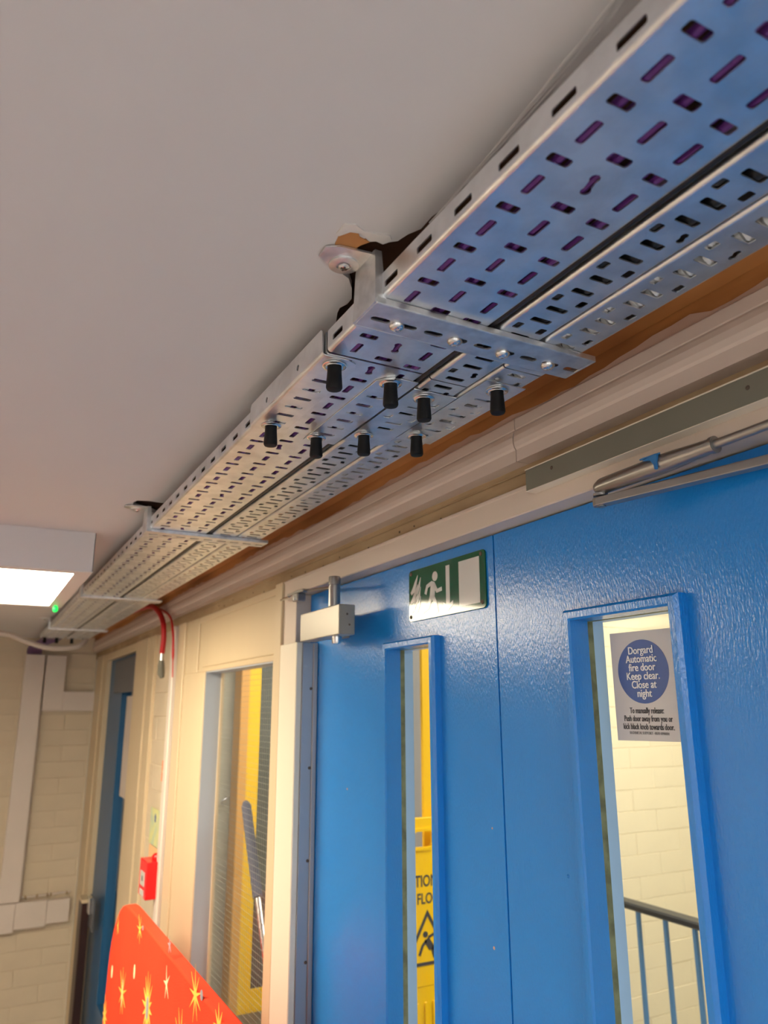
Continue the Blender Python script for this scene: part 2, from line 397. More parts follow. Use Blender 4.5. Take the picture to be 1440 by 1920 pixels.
# ------------------------------------------------------------------ glazed side window
w1 = sempty('window_1', (.56, 1.87, -.78), 'cream framed window with wired glass left of the double doors', 'window')
def wbox(n, *a, m='cream', b=.0015): return box(n, M[m], w1, *a, b)
wbox('stile', .545, .60, 1.479, 1.511, -.76, .0945); wbox('stile', .545, .60, 2.035, 2.262, -.76, .0945)
wbox('top_rail', .552, .60, 1.479, 2.262, .0945, .2480); wbox('bottom_rail', .545, .60, 1.479, 2.262, -.86, -.76)
wbox('moulding', .546, .5525, 1.479, 2.12, .0945, .1010); wbox('moulding', .5475, .5525, 1.479, 1.500, .1010, .2480); wbox('moulding', .5475, .5525, 2.13, 2.262, .0945, .2480)
wbox('moulding', .5495, .5525, 1.500, 2.08, .1080, .1110); wbox('moulding', .5485, .5525, 1.479, 2.262, .2310, .2480)
wbox('reveal', .5485, .592, 2.0330, 2.0355, -.76, .0942, m='grey_blue', b=0); wbox('reveal_edge', .589, .596, 2.026, 2.035, -.76, .0940, m='cream', b=0)
wbox('reveal', .5485, .592, 1.5105, 1.513, -.76, .0942, m='grey_blue', b=0); wbox('reveal', .5485, .592, 1.513, 2.033, .0915, .0945, m='grey_blue', b=0)
box('glass_pane', M['glass'], w1, .591, .595, 1.513, 2.033, -.76, .0945, 0)
mb = MB()
n = 41
for i in range(1, n): yy = 1.513+i*.52/n; mb.box(.5928, .5933, yy-.00022, yy+.00022, -.76, .1, 0)
for i in range(1, 69): zz = -.76+i*.0125; mb.box(.5928, .5933, 1.513, 2.026, zz-.00022, zz+.00022, 0)
wm = mb.build('wire_mesh', M['wire'], w1); wm['kind'] = 'stuff'
struct(box('wall_below_window', M['wall'], None, .555, .60, 1.478, 2.262, -1.77, -.86, 0), 'cream wall below the wired window', 'wall')

# ------------------------------------------------------------------ painted brick, shared brick meshes
def brick_mesh(dx, dy, dz, m, nm):
    mb = MB().box(-dx/2, dx/2, -dy/2, dy/2, -dz/2, dz/2, .0016)
    me = bpy.data.meshes.new(nm); me.from_pydata([(a*K, b*K, c*K) for a, b, c in mb.v], [], mb.f); me.materials.append(m); return me
def lay_bricks(parent, me, axis, fixed, u0, u1, z0, z1, blocked=()):
    L, Hh = .225, .075; c = 0; k = 0
    z = z0+Hh/2
    while z < z1-.02:
        u = u0+(L/2 if c % 2 else 0)-L/2
        while u < u1-.05:
            if u+.03 >= u0:
                o = bpy.data.objects.new('brick', me); C.objects.link(o); o.parent = parent
                j = random.uniform(-.0007, .0007)
                pos = (Vector((u+L/2, fixed+j, z)) if axis == 'y' else Vector((fixed+j, u+L/2, z)))*K+Vector((0, 0, H))
                o.location = pos-wloc(parent); k += 1
            u += L
        z += Hh; c += 1
    return k
random.seed(21)
we = box('wall_end', M['brick'], None, -1.35, .62, 4.2, 4.26, -1.77, .40, 0); struct(we, 'cream painted brick wall closing the far end of the corridor', 'wall')
lay_bricks(we, brick_mesh(.2244, .012, .0744, M['brick'], 'brick_end'), 'y', 4.2035, -.13, .60, -1.75, .385)
wp = box('wall_panel', M['brick'], None, .557, .60, 2.262, 2.70, -1.77, .248, 0); struct(wp, 'cream painted brick pier that carries the red call point', 'wall')
lay_bricks(wp, brick_mesh(.012, .2244, .0744, M['brick'], 'brick_pier'), 'x', .5615, 2.30, 2.70, -1.75, .235)
# posts and frames further along
struct(box('trim_7', M['cream'], None, .540, .556, 2.262, 2.345, -1.77, .248, .002), 'cream vertical architrave left of the wired window', 'architrave')
struct(box('trim_8', M['trunk'], None, .530, .556, 2.352, 2.392, -1.77, .246, .003), 'narrow cream vertical cover strip beside the brick pier', 'trim')
fd = MB().box(.545, .60, 2.70, 2.80, -1.77, .248, .002).box(.540, .60, 2.80, 3.02, -1.77, .248, .002).box(.545, .60, 3.75, 3.86, -1.77, .248, .002).box(.540, .60, 3.86, 4.04, -1.77, .248, .002).box(.545, .60, 3.02, 3.75, .216, .248, .002)
struct(fd.build('trim_9', M['cream']), 'cream frame around the far blue glazed door', 'door frame')
struct(box('wall_far_right', M['wall'], None, .557, .62, 4.04, 4.2, -1.77, .248, 0), 'short cream wall between far door and end wall', 'wall')
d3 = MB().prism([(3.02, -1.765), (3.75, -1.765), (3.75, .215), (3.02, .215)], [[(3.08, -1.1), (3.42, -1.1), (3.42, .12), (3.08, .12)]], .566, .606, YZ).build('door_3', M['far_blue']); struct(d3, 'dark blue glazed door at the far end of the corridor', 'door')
box('glass_pane', M['glass'], d3, .584, .588, 3.08, 3.42, -1.1, .12, 0)
box('closer_body', M['dkgrey'], d3, .548, .5655, 3.05, 3.52, .065, .20, .003)
box('backing_panel', M['slate'], d3, .6065, .61, 3.02, 3.75, -1.7, .2, 0)
box('paper_notice', M['trunk'], d3, .5785, .583, 3.20, 3.36, -.34, .05, 0)
# brown post with latch at the far corner
bp_ = thing('brown_post', 'half-height dark brown post with cream cap and steel latch by the far corner', 'post', (.525, 3.65, -1.71))
MB().box(.507, .5385, 3.60, 3.70, -1.70, -.775, .002).build('post', M['brown'], bp_)
MB().box(.503, .5395, 3.59, 3.70, -.7745, -.762, .002).build('cap', M['cream'], bp_)
box('latch', M['zinc'], bp_, .520, .5385, 3.50, 3.56, -.80, -.74, .002); box('latch_plate', M['dkgrey'], bp_, .534, .5395, 3.48, 3.585, -.86, -.74, .001)

# ------------------------------------------------------------------ end wall trunking
def trunking(name, label, segs, d=4.155):
    o = thing(name, label, 'trunking', (segs[0][0], d, segs[0][2]))
    for i, (x0, x1, z0, z1, dd) in enumerate(segs): box('cover_length' if i else 'trunking_body', M['trunk'], o, x0, x1, 4.1925-dd, 4.1925, z0, z1, .002)
    return o
trunking('cable_trunking', 'tall white plastic trunking running down the left of the end wall', [(.222, .310, -.86, .262, .040)])
trunking('cable_trunking', 'L-shaped white trunking turning right below the tray ends', [(.318, .412, .0, .262, .030), (.318, .412, -.010, .0, .030), (.412, .572, -.010, .085, .030)])
trunking('cable_trunking', 'horizontal white trunking across the lower end wall in three stepped lengths', [(-.62, .295, -.985, -.862, .045), (.2955, .43, -.975, -.862, .041), (.4305, .530, -.966, -.866, .037)])
cp = thing('surface_conduit', 'thin rust-spotted cream conduit running down beside the tall trunking', 'conduit', (.32, 4.18, -.85))
pm = [(.3145, 4.186, .0), (.3145, 4.186, -.4), (.3145, 4.186, -.835), (.322, 4.184, -.848), (.42, 4.184, -.846), (.53, 4.184, -.842)]
MB().tube(pm, .0045, 8).build('pipe', M['trunk'], cp, True)
for x in (.335, .385, .43, .445, .515): MB().lathe([(.007, -.004), (.008, 0), (.005, .004)], (x, 4.178, -.846), 'x', 8).build('clip', M['rough_beige'], cp, True)
K = TRAY_UNIT
mb = MB(); P = [(-.25, 4.05, .372), (-.05, 4.03, .362), (.091, 4.0, .346), (.14, 4.0, .338), (.197, 4.0, .315), (.269, 4.0, .292), (.329, 4.0, .283), (.400, 4.0, .288), (.445, 4.01, .300), (.470, 4.03, .322), (.480, 4.05, .338)]
def smoothpath(P, n=6):
    out = []; Q = [P[0]]+list(P)+[P[-1]]
    for i in range(1, len(Q)-2):
        a, b, c, d = [Vector(q) for q in Q[i-1:i+3]]
        for k in range(n):
            t = k/n; out.append(.5*((2*b)+(c-a)*t+(2*a-5*b+4*c-d)*t*t+(3*b-a-3*c+d)*t**3))
    out.append(Vector(P[-1])); return out
tag(mb.tube(smoothpath(P), .0125, 10).build('flexible_hose', M['trunk'], None, True), 'fat cream flexible hose sagging below the far end of the trays', 'hose')

# ------------------------------------------------------------------ cable trays
def sheet_cells(cells, z, th=.0012):
    mb = MB()
    for (x0, x1, y0, y1, holes) in cells: mb.prism([(x0, y0), (x1, y0), (x1, y1), (x0, y1)], holes, z, z+th, XY)
    return mb
def wide_holes(y, k):     # y = start of the period (0.303 mod .0538)
    h = []
    for (cx, tph, lph) in ((.2945, .0077, .0344), (.3290, .0438, .0167), (.3637, .0465, .0195)):
        h.append(rrect(cx, y+tph, .0182, .0080, .0018)); 
        if cx == .3290 and k % 5 == 0: h.append(dumbbell(cx, y+lph, .021, .0040, math.pi/2-.25))
        else: h.append(rrect(cx, y+lph, .0070, .0205, .0018))
    return h
def narrow_holes(y, k, xa, xb, xc, ta, tb, s):
    h = [rrect(xa, y+s, .0075, .0105, .0015), rrect(xb, y+ta, .0215, .0072, .0018), rrect(xb, y+tb, .0215, .0072, .0018)]
    if k % 5 == 0: h.append(dumbbell(xc, y+s+.0005, .0125, .0033, math.pi/2-.3))
    else: h.append(rrect(xc, y+s+.0005, .0075, .0105, .0015))
    return h
def flange_profile(x0, x1, z, h, th=.0012, r=.0035):
    """two separate curved flange strips, each (x, z) outline"""
    def side(xs, d):
        out = [(xs+d*r, z)]; n = 5
        for i in range(1, n+1):
            a = math.pi/2*i/n; out.append((xs+d*r-d*r*math.sin(a), z+r-r*math.cos(a)))
        out.append((xs, z+h)); inn = [(xs+d*th, z+h)]
        for i in range(n, 0, -1):
            a = math.pi/2*i/n; inn.append((xs+d*r-d*(r-th)*math.sin(a), z+r-(r-th)*math.cos(a)))
        inn.append((xs+d*r, z+th)); return out+inn
    return side(x0, 1), side(x1, -1)
def tray(label, x0, x1, ybase, period, k0, k1, hf, slot_side, h=.0225, z=T, y_trim=None):
    ys, ye = ybase+k0*period, ybase+k1*period
    o = thing('cable_tray', label, 'cable tray', ((x0+x1)/2, ys, z), 'perforated galvanised cable trays in three parallel runs')
    r = .0035
    cells = [(x0+r, x1-r, ybase+k*period, ybase+(k+1)*period, hf(ybase+k*period, k)) for k in range(k0, k1)]
    sheet_cells(cells, z).build('tray_base', M['galv'], o)
    pl, pr = flange_profile(x0, x1, z, h)
    # left flange bend + perforated upright
    MB().sweep_y([p for p in pl], ys, ye).build('flange', M['galv'], o, True) if not slot_side else None
    if slot_side:
        mb = MB(); bend = [p for p in pl if p[1] <= z+r+1e-6]; mb.sweep_y(bend, ys, ye)
        for k in range(k0, k1):
            a = ybase+k*period; b = a+period
            mb.prism([(a, z+r), (b, z+r), (b, z+h), (a, z+h)], [[(a+.0205, z+.0065), (a+.0405, z+.0065), (a+.0415, z+.0072), (a+.0415, z+.0118), (a+.0405, z+.0125), (a+.0205, z+.0125), (a+.0195, z+.0118), (a+.0195, z+.0072)]], x0, x0+.0012, YZ)
        mb.build('flange', M['galv'], o, True)
    MB().sweep_y(pr, ys, ye).build('flange', M['galv'], o, True)
    return o
tray('widest galvanised cable tray, near length before the joint, purple cables inside', .272, .384, .303, .0538, -16, 6, wide_holes, True)
tray('widest galvanised cable tray, long length after the joint running to the end wall', .272, .384, .6290, .0538, 0, 65, wide_holes, True)
h1 = lambda y, k: narrow_holes(y, k, .4055, .4190, .4325, .0109, .0437, .0269)
h2 = lambda y, k: narrow_holes(y, k, .4600, .4725, .4865, .0101, .0445, .0278)
tray('middle narrow cable tray, near length before the joint', .3945, .4445, .3055, .0546, -16, 6, h1, False)
tray('middle narrow cable tray, long length after the joint', .3945, .4445, .6350, .0546, 0, 64, h1, False)
h2b = lambda y, k: narrow_holes(y, k+3, .4600, .4725, .4865, .0445-.0344, .0445, .0278)
tray('narrow cable tray nearest the doors, near length with silver conduit showing', .4475, .4985, .3007, .0546, -16, 5, h2, False)
tray('narrow cable tray nearest the doors, long length after the joint', .4475, .4985, .5755, .0546, 0, 65, h2b, False)
# couplers: smaller shaped plates with rubber-capped bolts
def cap(o, x, y, z):
    MB().lathe([(.0115, 0), (.0125, -.0006), (.0125, -.0016), (.0095, -.0022), (.0090, -.0028)], (x, y, z), 'z', 20).build('washer', M['zinc'], o, True)
    c_ = MB().lathe([(.0073, 0), (.0074, -.006), (.0082, -.018), (.0084, -.0225), (.0074, -.0245), (.0036, -.0252)], (x, y, z-.0024), 'z', 20).build('rubber_cap', M['rubber'], o, True)
def coupler(label, outline, holes, x_fl, zf, caps, z=T-.0016, fl_y=None, fholes=()):
    cx = sum(p[0] for p in outline)/len(outline); cy = min(p[1] for p in outline)
    o = thing('tray_coupler', label, 'coupler', (cx, cy, z), 'galvanised splice plates under the tray joint')
    MB().prism(outline, holes, z, z+.0012, XY).build('splice_plate', M['galv'], o)
    if fl_y:
        r = .0035; a, b = fl_y
        bend = [p for p in flange_profile(x_fl, x_fl+.1, z, zf)[0] if p[1] <= z+r+1e-6]
        mb = MB().sweep_y(bend, a, b)
        mb.prism([(a, z+r), (b, z+r), (b, z+zf-.004), (b-.004, z+zf), (a+.004, z+zf), (a, z+zf-.004)], fholes, x_fl-.0004, x_fl+.0012, YZ)
        mb.build('splice_flange', M['galv'], o, True)
    for (x, y) in caps: cap(o, x, y, z)
    return o
def trow(cx, y0, n, p, w, h=.0072): return [rrect(cx, y0+i*p, w, h, .0018) for i in range(n)]
coupler('left splice plate with two black rubber caps and a tall flange', [(.2725, .632), (.298, .632), (.308, .637), (.313, .647), (.313, .842), (.303, .856), (.2725, .856)],
        trow(.2935, .6905, 6, .0269, .0205, .0072), .2690, .0285, [(.2895, .648), (.290, .838)], fl_y=(.632, .856), fholes=[circ(.697, .3515, .0035), circ(.795, .3515, .0035)])
coupler('second splice plate from the left with two black rubber caps', [(.345, .662), (.352, .652), (.360, .647), (.3885, .647), (.3885, .868), (.345, .868)], trow(.3645, .7023, 6, .0269, .0205, .0072), .35, .02, [(.361, .660), (.3565, .852)])
coupler('splice plate under the middle narrow tray with two black rubber caps', [(.3915, .662), (.4475, .662), (.4475, .835), (.440, .845), (.3915, .845)],
        sum([[rrect(.421, .708+.0546*k, .0215, .0078, .0018), rrect(.421, .7285+.0546*k, .0215, .0078, .0018)] for k in range(2)], [])+[rrect(.404, .7445, .0085, .0115, .0015), rrect(.436, .7445, .0085, .0115, .0015), rrect(.436, .692, .0085, .0115, .0015)], .4, .02, [(.4135, .678), (.4065, .815)], z=T-.0018)
coupler('splice plate nearest the doors with two black rubber caps', [(.4490, .606), (.5010, .606), (.5010, .808), (.4490, .808)],
        sum([[rrect(.477, .652+.0546*k, .0215, .0078, .0018), rrect(.477, .6725+.0546*k, .0215, .0078, .0018)] for k in range(3)], [])+[rrect(.4605, .6885+i*.0546, .0085, .0115, .0015) for i in range(2)]+[rrect(.491, .6885+i*.0546, .0085, .0115, .0015) for i in range(2)], .45, .02, [(.4745, .623), (.4680, .787)])
for i, (x, y, nm) in enumerate(((.262, 4.06, 'leftmost'), (.335, 4.07, 'second'), (.398, 4.07, 'third'), (.462, 4.06, 'rightmost'))):
    x2 = (.290, .345, .415, .470)[i]
    o = thing('capped_bolt', 'small black rubber-capped bolt at the far tray end, %s of four' % nm, 'bolt', (x2, y, T), 'capped bolts at the far end of the trays'); cap(o, x2, y, T)

# ------------------------------------------------------------------ hanging brackets
def bracket(y0, y1, label, fy=.543):
    o = thing('ceiling_bracket', label, 'bracket', (.267, y0, .335), 'galvanised brackets hanging the trays from the ceiling')
    holes = [rrect(.2835+.0275*i, (y0+y1)/2+.003, .0190, .0072, .0035, 4) for i in range(9)]
    MB().prism([(.267, y0+.002), (.512, y0+.002), (.512, y1), (.267, y1)], holes, .3334, .3350, XY).build('cross_bar', M['galv_light'], o)
    MB().box(.267, .5125, y0, y0+.0022, .3332, .3398, .0007).build('front_lip', M['galv_light'], o)
    MB().box(.5105, .5135, y0, y1, .3332, .3398, .0007).build('end_lip', M['galv_light'], o)
    MB().box(.267, .5125, y1-.0022, y1, .3332, .3398, .0007).build('rear_lip', M['galv_light'], o)
    # leg and its front return
    MB().prism([(y0+.0022, .3340), (y1-.001, .3340), (y1-.006, .3800), (y1-.008, .3846), (y0+.0022, .3846)], [], .2650, .2672, YZ).build('leg', M['galv_light'], o)
    MB().prism([(.2650, .3340), (.2755, .3340), (.2715, .3840), (.2650, .3840)], [], y0, y0+.0022, lambda a, b, w_: (a, w_, b)).build('leg_return', M['galv_light'], o)
    MB().prism([(.2655, y0+.006), (.2655, y1-.008), (.243, y1-.004), (.2255, y1-.014), (.2255, y0+.016), (.236, y0+.009)], [], .3826, .3846, XY).build('foot', M['galv_light'], o)
    MB().lathe([(.0135, .0018), (.0135, .0006), (.0125, 0), (.0065, -.0003), (.0058, .0008)], (.2500, y0+.032, .3808), 'z', 24).build('washer', M['galv_light'], o, True)
    sc_ = MB().lathe([(.0052, 0), (.0050, -.0012), (.0038, -.0022), (.0012, -.0026)], (.2500, y0+.032, .3808), 'z', 16).build('screw', M['zinc'], o, True)
    for a in (0, 1):
        (MB().box(.2500-.003, .2500+.003, y0+.032-.0006, y0+.032+.0006, .3776, .3786, 0) if a else MB().box(.2500-.0006, .2500+.0006, y0+.032-.003, y0+.032+.003, .3776, .3786, 0)).build('recess', M['dirt'], sc_)
    return o
b0 = bracket(.5105, .5555, 'nearest galvanised ceiling bracket under the three trays, four dome bolts')
br = [b0]
for y, l in ((1.475, 'second galvanised ceiling bracket, ahead of the black rubber caps'), (2.485, 'third galvanised ceiling bracket, right of the ceiling light panel'), (3.585, 'farthest galvanised ceiling bracket, above the sagging hose')):
    br.append(copy_tree(b0, (.267, y, .335), l))
def dome(x, y, nm):
    o = MB().lathe([(.0072, 0), (.0071, -.0012), (.0062, -.0026), (.0045, -.0037), (.0020, -.0042)], (x, y, .3333), 'z', 24).build('dome_bolt', M['zinc'], None, True)
    tag(o, 'zinc dome-head bolt in the nearest bracket, %s' % nm, 'bolt', 'dome bolts in the nearest bracket')
    for a in range(2):
        s_ = math.pi*a/2+.4; dx, dy = .0036*math.cos(s_), .0036*math.sin(s_); MB().tube([(x-dx, y-dy, .3293), (x+dx, y+dy, .3293)], .0004, 5).build('recess', M['galv'], o)
for x, nm in ((.3015, 'leftmost beside the hanging leg'), (.3635, 'second from the left'), (.4190, 'third from the left'), (.4750, 'rightmost nearest the doors')): dome(x, .5385, nm)

# ------------------------------------------------------------------ cables
random.seed(9)
for i in range(8):
    x = .284+i*.0122; ph = random.uniform(0, 6); a = random.uniform(.0006, .0019)
    pts = [(x+a*math.sin(y*5+ph), y, T+.0048+.0008*math.sin(y*3+ph*2)) for y in [-.55+.07*k for k in range(67)]]
    e = pts[-1]; pts += [(x-.003, 4.20, .338), (.262+.0085*i, 4.58, .335), (.2555+.0095*i, 4.652, .322), (.2555+.0095*i, 4.660, .300), (.2555+.0095*i, 4.660, .285)]
    tag(MB().tube(smoothpath(pts, 2), .0034, 8).build('data_cable', M['purple'], None, True), 'purple data cable in the widest tray, %s from its left edge' % ('first', 'second', 'third', 'fourth', 'fifth', 'sixth', 'seventh', 'last')[i], 'cable', 'purple cables in the widest tray')
for x, y1, nm in ((.408, 4.05, 'left'), (.427, 4.05, 'right')):
    tag(MB().tube([(x+.001*math.sin(k), -.5+.15*k, T+.0095) for k in range(int((y1+.5)/.15)+1)], .0078, 10).build('cable_or_gap_filler', M['black'], None, True), 'thick black cable in the middle narrow tray, %s of two' % nm, 'cable', 'black cables in the middle tray')
tag(MB().tube([(.3888+.0006*math.sin(k*.9), -.5+.15*k, T+.0062) for k in range(31)], .0043, 10).build('cable_or_gap_filler', M['black'], None, True), 'thin black filler added to darken the gap between widest and middle trays', 'cable')  # black tube added so the gap between the trays reads dark
for x, nm in ((.4635, 'left'), (.4835, 'right')):
    N = 560; pts = [(x+.0012*math.sin(k*.02), -.5+k*.003, T+.0107) for k in range(N)]
    tag(MB().tube(pts, .009, 10, rf=lambda i: .0092 if i % 2 else .0078).build('corrugated_conduit', M['flex'], None, True), 'silver corrugated conduit in the tray nearest the doors, %s of two' % nm, 'conduit', 'silver conduits in the tray nearest the doors')

# ------------------------------------------------------------------ ceiling lights
def light(x0, x1, y0, y1, m, label):
    o = thing('ceiling_light', label, 'ceiling light', ((x0+x1)/2, (y0+y1)/2, .386)); f_ = .036
    mb = MB().box(x0, x1, y0, y0+.003, .297, .3862, .0008).box(x0, x1, y1-.003, y1, .297, .3862, .0008).box(x0, x0+.003, y0, y1, .297, .3862, .0008).box(x1-.003, x1, y0, y1, .297, .3862, .0008)
    mb.build('housing', M['fixture'], o)
    mb = MB().prism([(x0, y0), (x1, y0), (x1, y1), (x0, y1)], [[(x0+f_, y0+f_), (x1-f_, y0+f_), (x1-f_, y1-f_), (x0+f_, y1-f_)]], .2955, .2975, XY); mb.build('rim', M['fixture'], o)
    box('diffuser', m, o, x0+f_-.002, x1-f_+.002, y0+f_-.002, y1-f_+.002, .2978, .3000, 0)
    return o
L1 = light(-1.0, .212, 1.782, 2.472, M['light'], 'surface mounted white light panel glowing pale yellow at the left')
l_ = MB().lathe([(.004, 0), (.0065, -.004), (.008, -.010), (.0065, -.016), (.003, -.019)], (.193, 2.42, .2955), 'z', 12).build('indicator_lamp', M['led'], L1, True)
light(-1.0, .15, -2.1, -1.4, M['light_back'], 'white light panel behind the viewer')
sm = thing('ceiling_sensor', 'small grey sensor box on the ceiling beyond the light panel', 'sensor', (.06, 2.9, .386)); box('housing', M['fixture'], sm, .03, .09, 2.85, 2.92, .355, .3855, .004); box('lens', M['dkgrey'], sm, .045, .075, 2.846, 2.851, .360, .378, .001)

# ------------------------------------------------------------------ writing helper
dg = bpy.context.evaluated_depsgraph_get
def text(s, size, m, parent, name, origin, du, dv, xscale=1, bold=0, align='CENTER', ext=.0002):
    cu = bpy.data.curves.new('t', 'FONT'); cu.body = s; cu.size = size; cu.align_x = align; cu.offset = bold; cu.extrude = ext; cu.resolution_u = 3
    tmp = bpy.data.objects.new('t', cu); C.objects.link(tmp); bpy.context.view_layer.update()
    me = bpy.data.meshes.new_from_object(tmp.evaluated_get(dg())); bpy.data.objects.remove(tmp)
    du, dv = Vector(du), Vector(dv); nn = du.cross(dv); off = wloc(parent)
    for v in me.vertices:
        v.co = (Vector(origin)+du*(v.co.x*xscale)+dv*v.co.y+nn*v.co.z)*K - off + Vector((0, 0, H))
    me.materials.clear(); me.materials.append(m); o = bpy.data.objects.new(name, me); C.objects.link(o); o.parent = parent; return o
def plate2d(mb, pts, x0, x1, fn): mb.prism(pts, [], x0, x1, fn)

K = WALL_UNIT
# ---- fire exit sign on the left leaf
S = thing('fire_exit_sign', 'green fire exit sign with running man and down arrow on the left blue door', 'sign', (.569, .8845, .1625))
Y0, Y1, Z0, Z1 = .7865, .9835, .1235, .2000
MB().prism(rrect((Y0+Y1)/2, (Z0+Z1)/2, Y1-Y0, Z1-Z0, .006, 5), [], .5680, .5698, YZ).build('plate', M['green'], S, bev=.0004)
uv = lambda a, b, w_: (w_, Y1-a*(Y1-Y0), Z1-b*(Z1-Z0))
SX0, SX1 = .5676, .5681
def fig(name, polys, m=M['white'], par=S, fn=uv, a=SX0, b=SX1):
    mb = MB()
    for p in polys: mb.prism(p, [], a, b, fn)
    return mb.build(name, m, par)
def stroke(pts, ws, asp=.0765/.197):
    """thick polyline as one polygon in (u, v); asp keeps the width even"""
    L, R = [], []
    n_ = len(pts)
    for i, (u, v) in enumerate(pts):
        a = pts[max(i-1, 0)]; b = pts[min(i+1, n_-1)]
        dx, dy = (b[0]-a[0])/asp, b[1]-a[1]; l = math.hypot(dx, dy); nx, ny = -dy/l, dx/l
        w_ = ws[i] if isinstance(ws, (list, tuple)) else ws
        L.append((u+nx*w_*asp, v+ny*w_)); R.append((u-nx*w_*asp, v-ny*w_))
    return L+R[::-1]
A = .0765/.197
fig('door_symbol', [[(.69, .10), (.935, .10), (.935, .90), (.69, .90)]])
fig('arrow', [[(.525, .10), (.572, .10), (.572, .80), (.612, .76), (.612, .83), (.549, .93), (.486, .83), (.486, .76), (.525, .80)]])
fig('running_man', [[(.378+.036*math.cos(t*.45), .235+.092*math.sin(t*.45)) for t in range(14)],
    [(.335, .31), (.372, .34), (.385, .42), (.372, .60), (.335, .66), (.305, .60), (.318, .42)],
    stroke([(.340, .345), (.270, .39), (.245, .53)], .040), stroke([(.365, .38), (.405, .52), (.470, .50)], .038),
    stroke([(.345, .60), (.385, .74), (.405, .93)], .050), stroke([(.325, .60), (.285, .78), (.205, .84)], .050)])
fl_ = []
for v0 in (.52, .70, .88, 1.03):
    fl_.append(stroke([(.035, v0-.06), (.075, v0-.13), (.10, v0-.24), (.135, v0-.40)], [.03, .055, .045, .006]))
    fl_.append(stroke([(.075, v0-.02), (.125, v0-.08), (.155, v0-.18), (.175, v0-.34)], [.02, .045, .035, .006]))
fig('flames', [[(min(max(u, .02), .2), min(v, .95)) for u, v in p] for p in fl_[:6]])
for (a, b) in ((.035, .07), (.955, .07), (.96, .90), (.03, .91)):
    MB().lathe([(.0010, -.0014), (.0026, -.0010), (.0030, 0)], (.5680, Y1-a*(Y1-Y0), Z1-b*(Z1-Z0)), 'x', 12).build('screw', M['dirt'], S, True)
S.rotation_euler.y = .008; S.location.x -= .0004

# ---- notice behind the glass of the right leaf
N_ = thing('door_notice', 'white notice with blue circle behind the glass of the right blue door', 'sign', (.5905, .558, .02))
nx = .5895
MB().prism([(.5170, -.0318), (.5980, -.0330), (.5985, .0748), (.5180, .0738)], [], nx, nx+.0008, YZ).build('sheet', M['paper'], N_)
MB().prism([(.5573+.0330*math.cos(i*math.pi/24), .0344+.0313*math.sin(i*math.pi/24)) for i in range(48)], [], nx-.0002, nx+.0001, YZ).build('blue_disc', M['sign_blue'], N_)
dU = Vector((0, -1, 0)); dV = Vector((0, 0, 1))
for i, s in enumerate(('Dorgard', 'Automatic', 'fire door', 'Keep clear.', 'Close at', 'night')):
    for sh in (-.0002, .0002): text(s, .0106, M['print_white'], N_, 'lettering', (nx-.0005+sh*.5, (.5578, .5578, .5576, .5572, .5568, .5570)[i]+sh, .0518-i*.00845), dU, dV, .90, .00006)
for i, s in enumerate(('To manually release:', 'Push door away from you or', 'kick black knob towards door.')):
    text(s, .0082, M['ink'], N_, 'lettering', (nx-.0003, (.5565, .5560, .5562)[i], -.0062-i*.0077), dU, dV, .64, .00003)
text('TECHNICAL SUPPORT - 0870 6090084', .0038, M['greyink'], N_, 'lettering', (nx-.0003, .5560, -.0262), dU, dV, .8)

# ------------------------------------------------------------------ door closers
pl_ = thing('closer_mounting_plate', 'long grey-green enamel plate screwed above the right blue door', 'plate', (.53, .30, .2475))
MB().box(.5255, .5295, -.35, .6445, .2350, .2592, .0005).build('plate', M['plate'], pl_)
MB().box(.5250, .5400, -.35, .6450, .2592, .2604, .0003).build('upper_edge', M['pvc'], pl_)
MB().box(.5250, .5400, -.35, .6450, .2342, .2350, .0003).build('lower_edge', M['pvc'], pl_)
for y in (.600, .360, .12): MB().lathe([(.0012, -.0006), (.0019, -.0003), (.0020, 0)], (.5254, y, .2500 if y > .5 else .2490), 'x', 10).build('screw', M['dirt'], pl_, True)
a_ = thing('door_closer', 'satin steel closer with tube arm and flat bar over the right blue door', 'door closer', (.52, .53, .205))
ex, ey = .5245, .5300
MB().tube([(ex+.001, ey+.004, .2098), (ex, ey-.004, .2098), (.5235, .45, .2104), (.5225, .435, .2104), (.522, .415, .2104), (.5215, .392, .2104)], .006, 16, rf=lambda i: (.0058, .0082, .0088, .0084, .0070, .0062)[i]).build('fore_arm', M['arm'], a_, True)
MB().lathe([(.0062, .396), (.0074, .396), (.0074, .3925), (.0050, .3925)], (.5215, 0, .2104), 'y', 16).build('collar', M['arm'], a_, True)
MB().tube([(.5215, .40, .2104), (.519, .30, .2110), (.512, .02, .2125)], .0040, 12).build('rod', M['arm'], a_, True)
MB().lathe([(.0062, 0), (.0072, .0005), (.0072, .0030), (.0040, .0032), (.0040, .0060)], (ex, ey, .2000), 'z', 20).build('elbow_washer', M['arm'], a_, True)
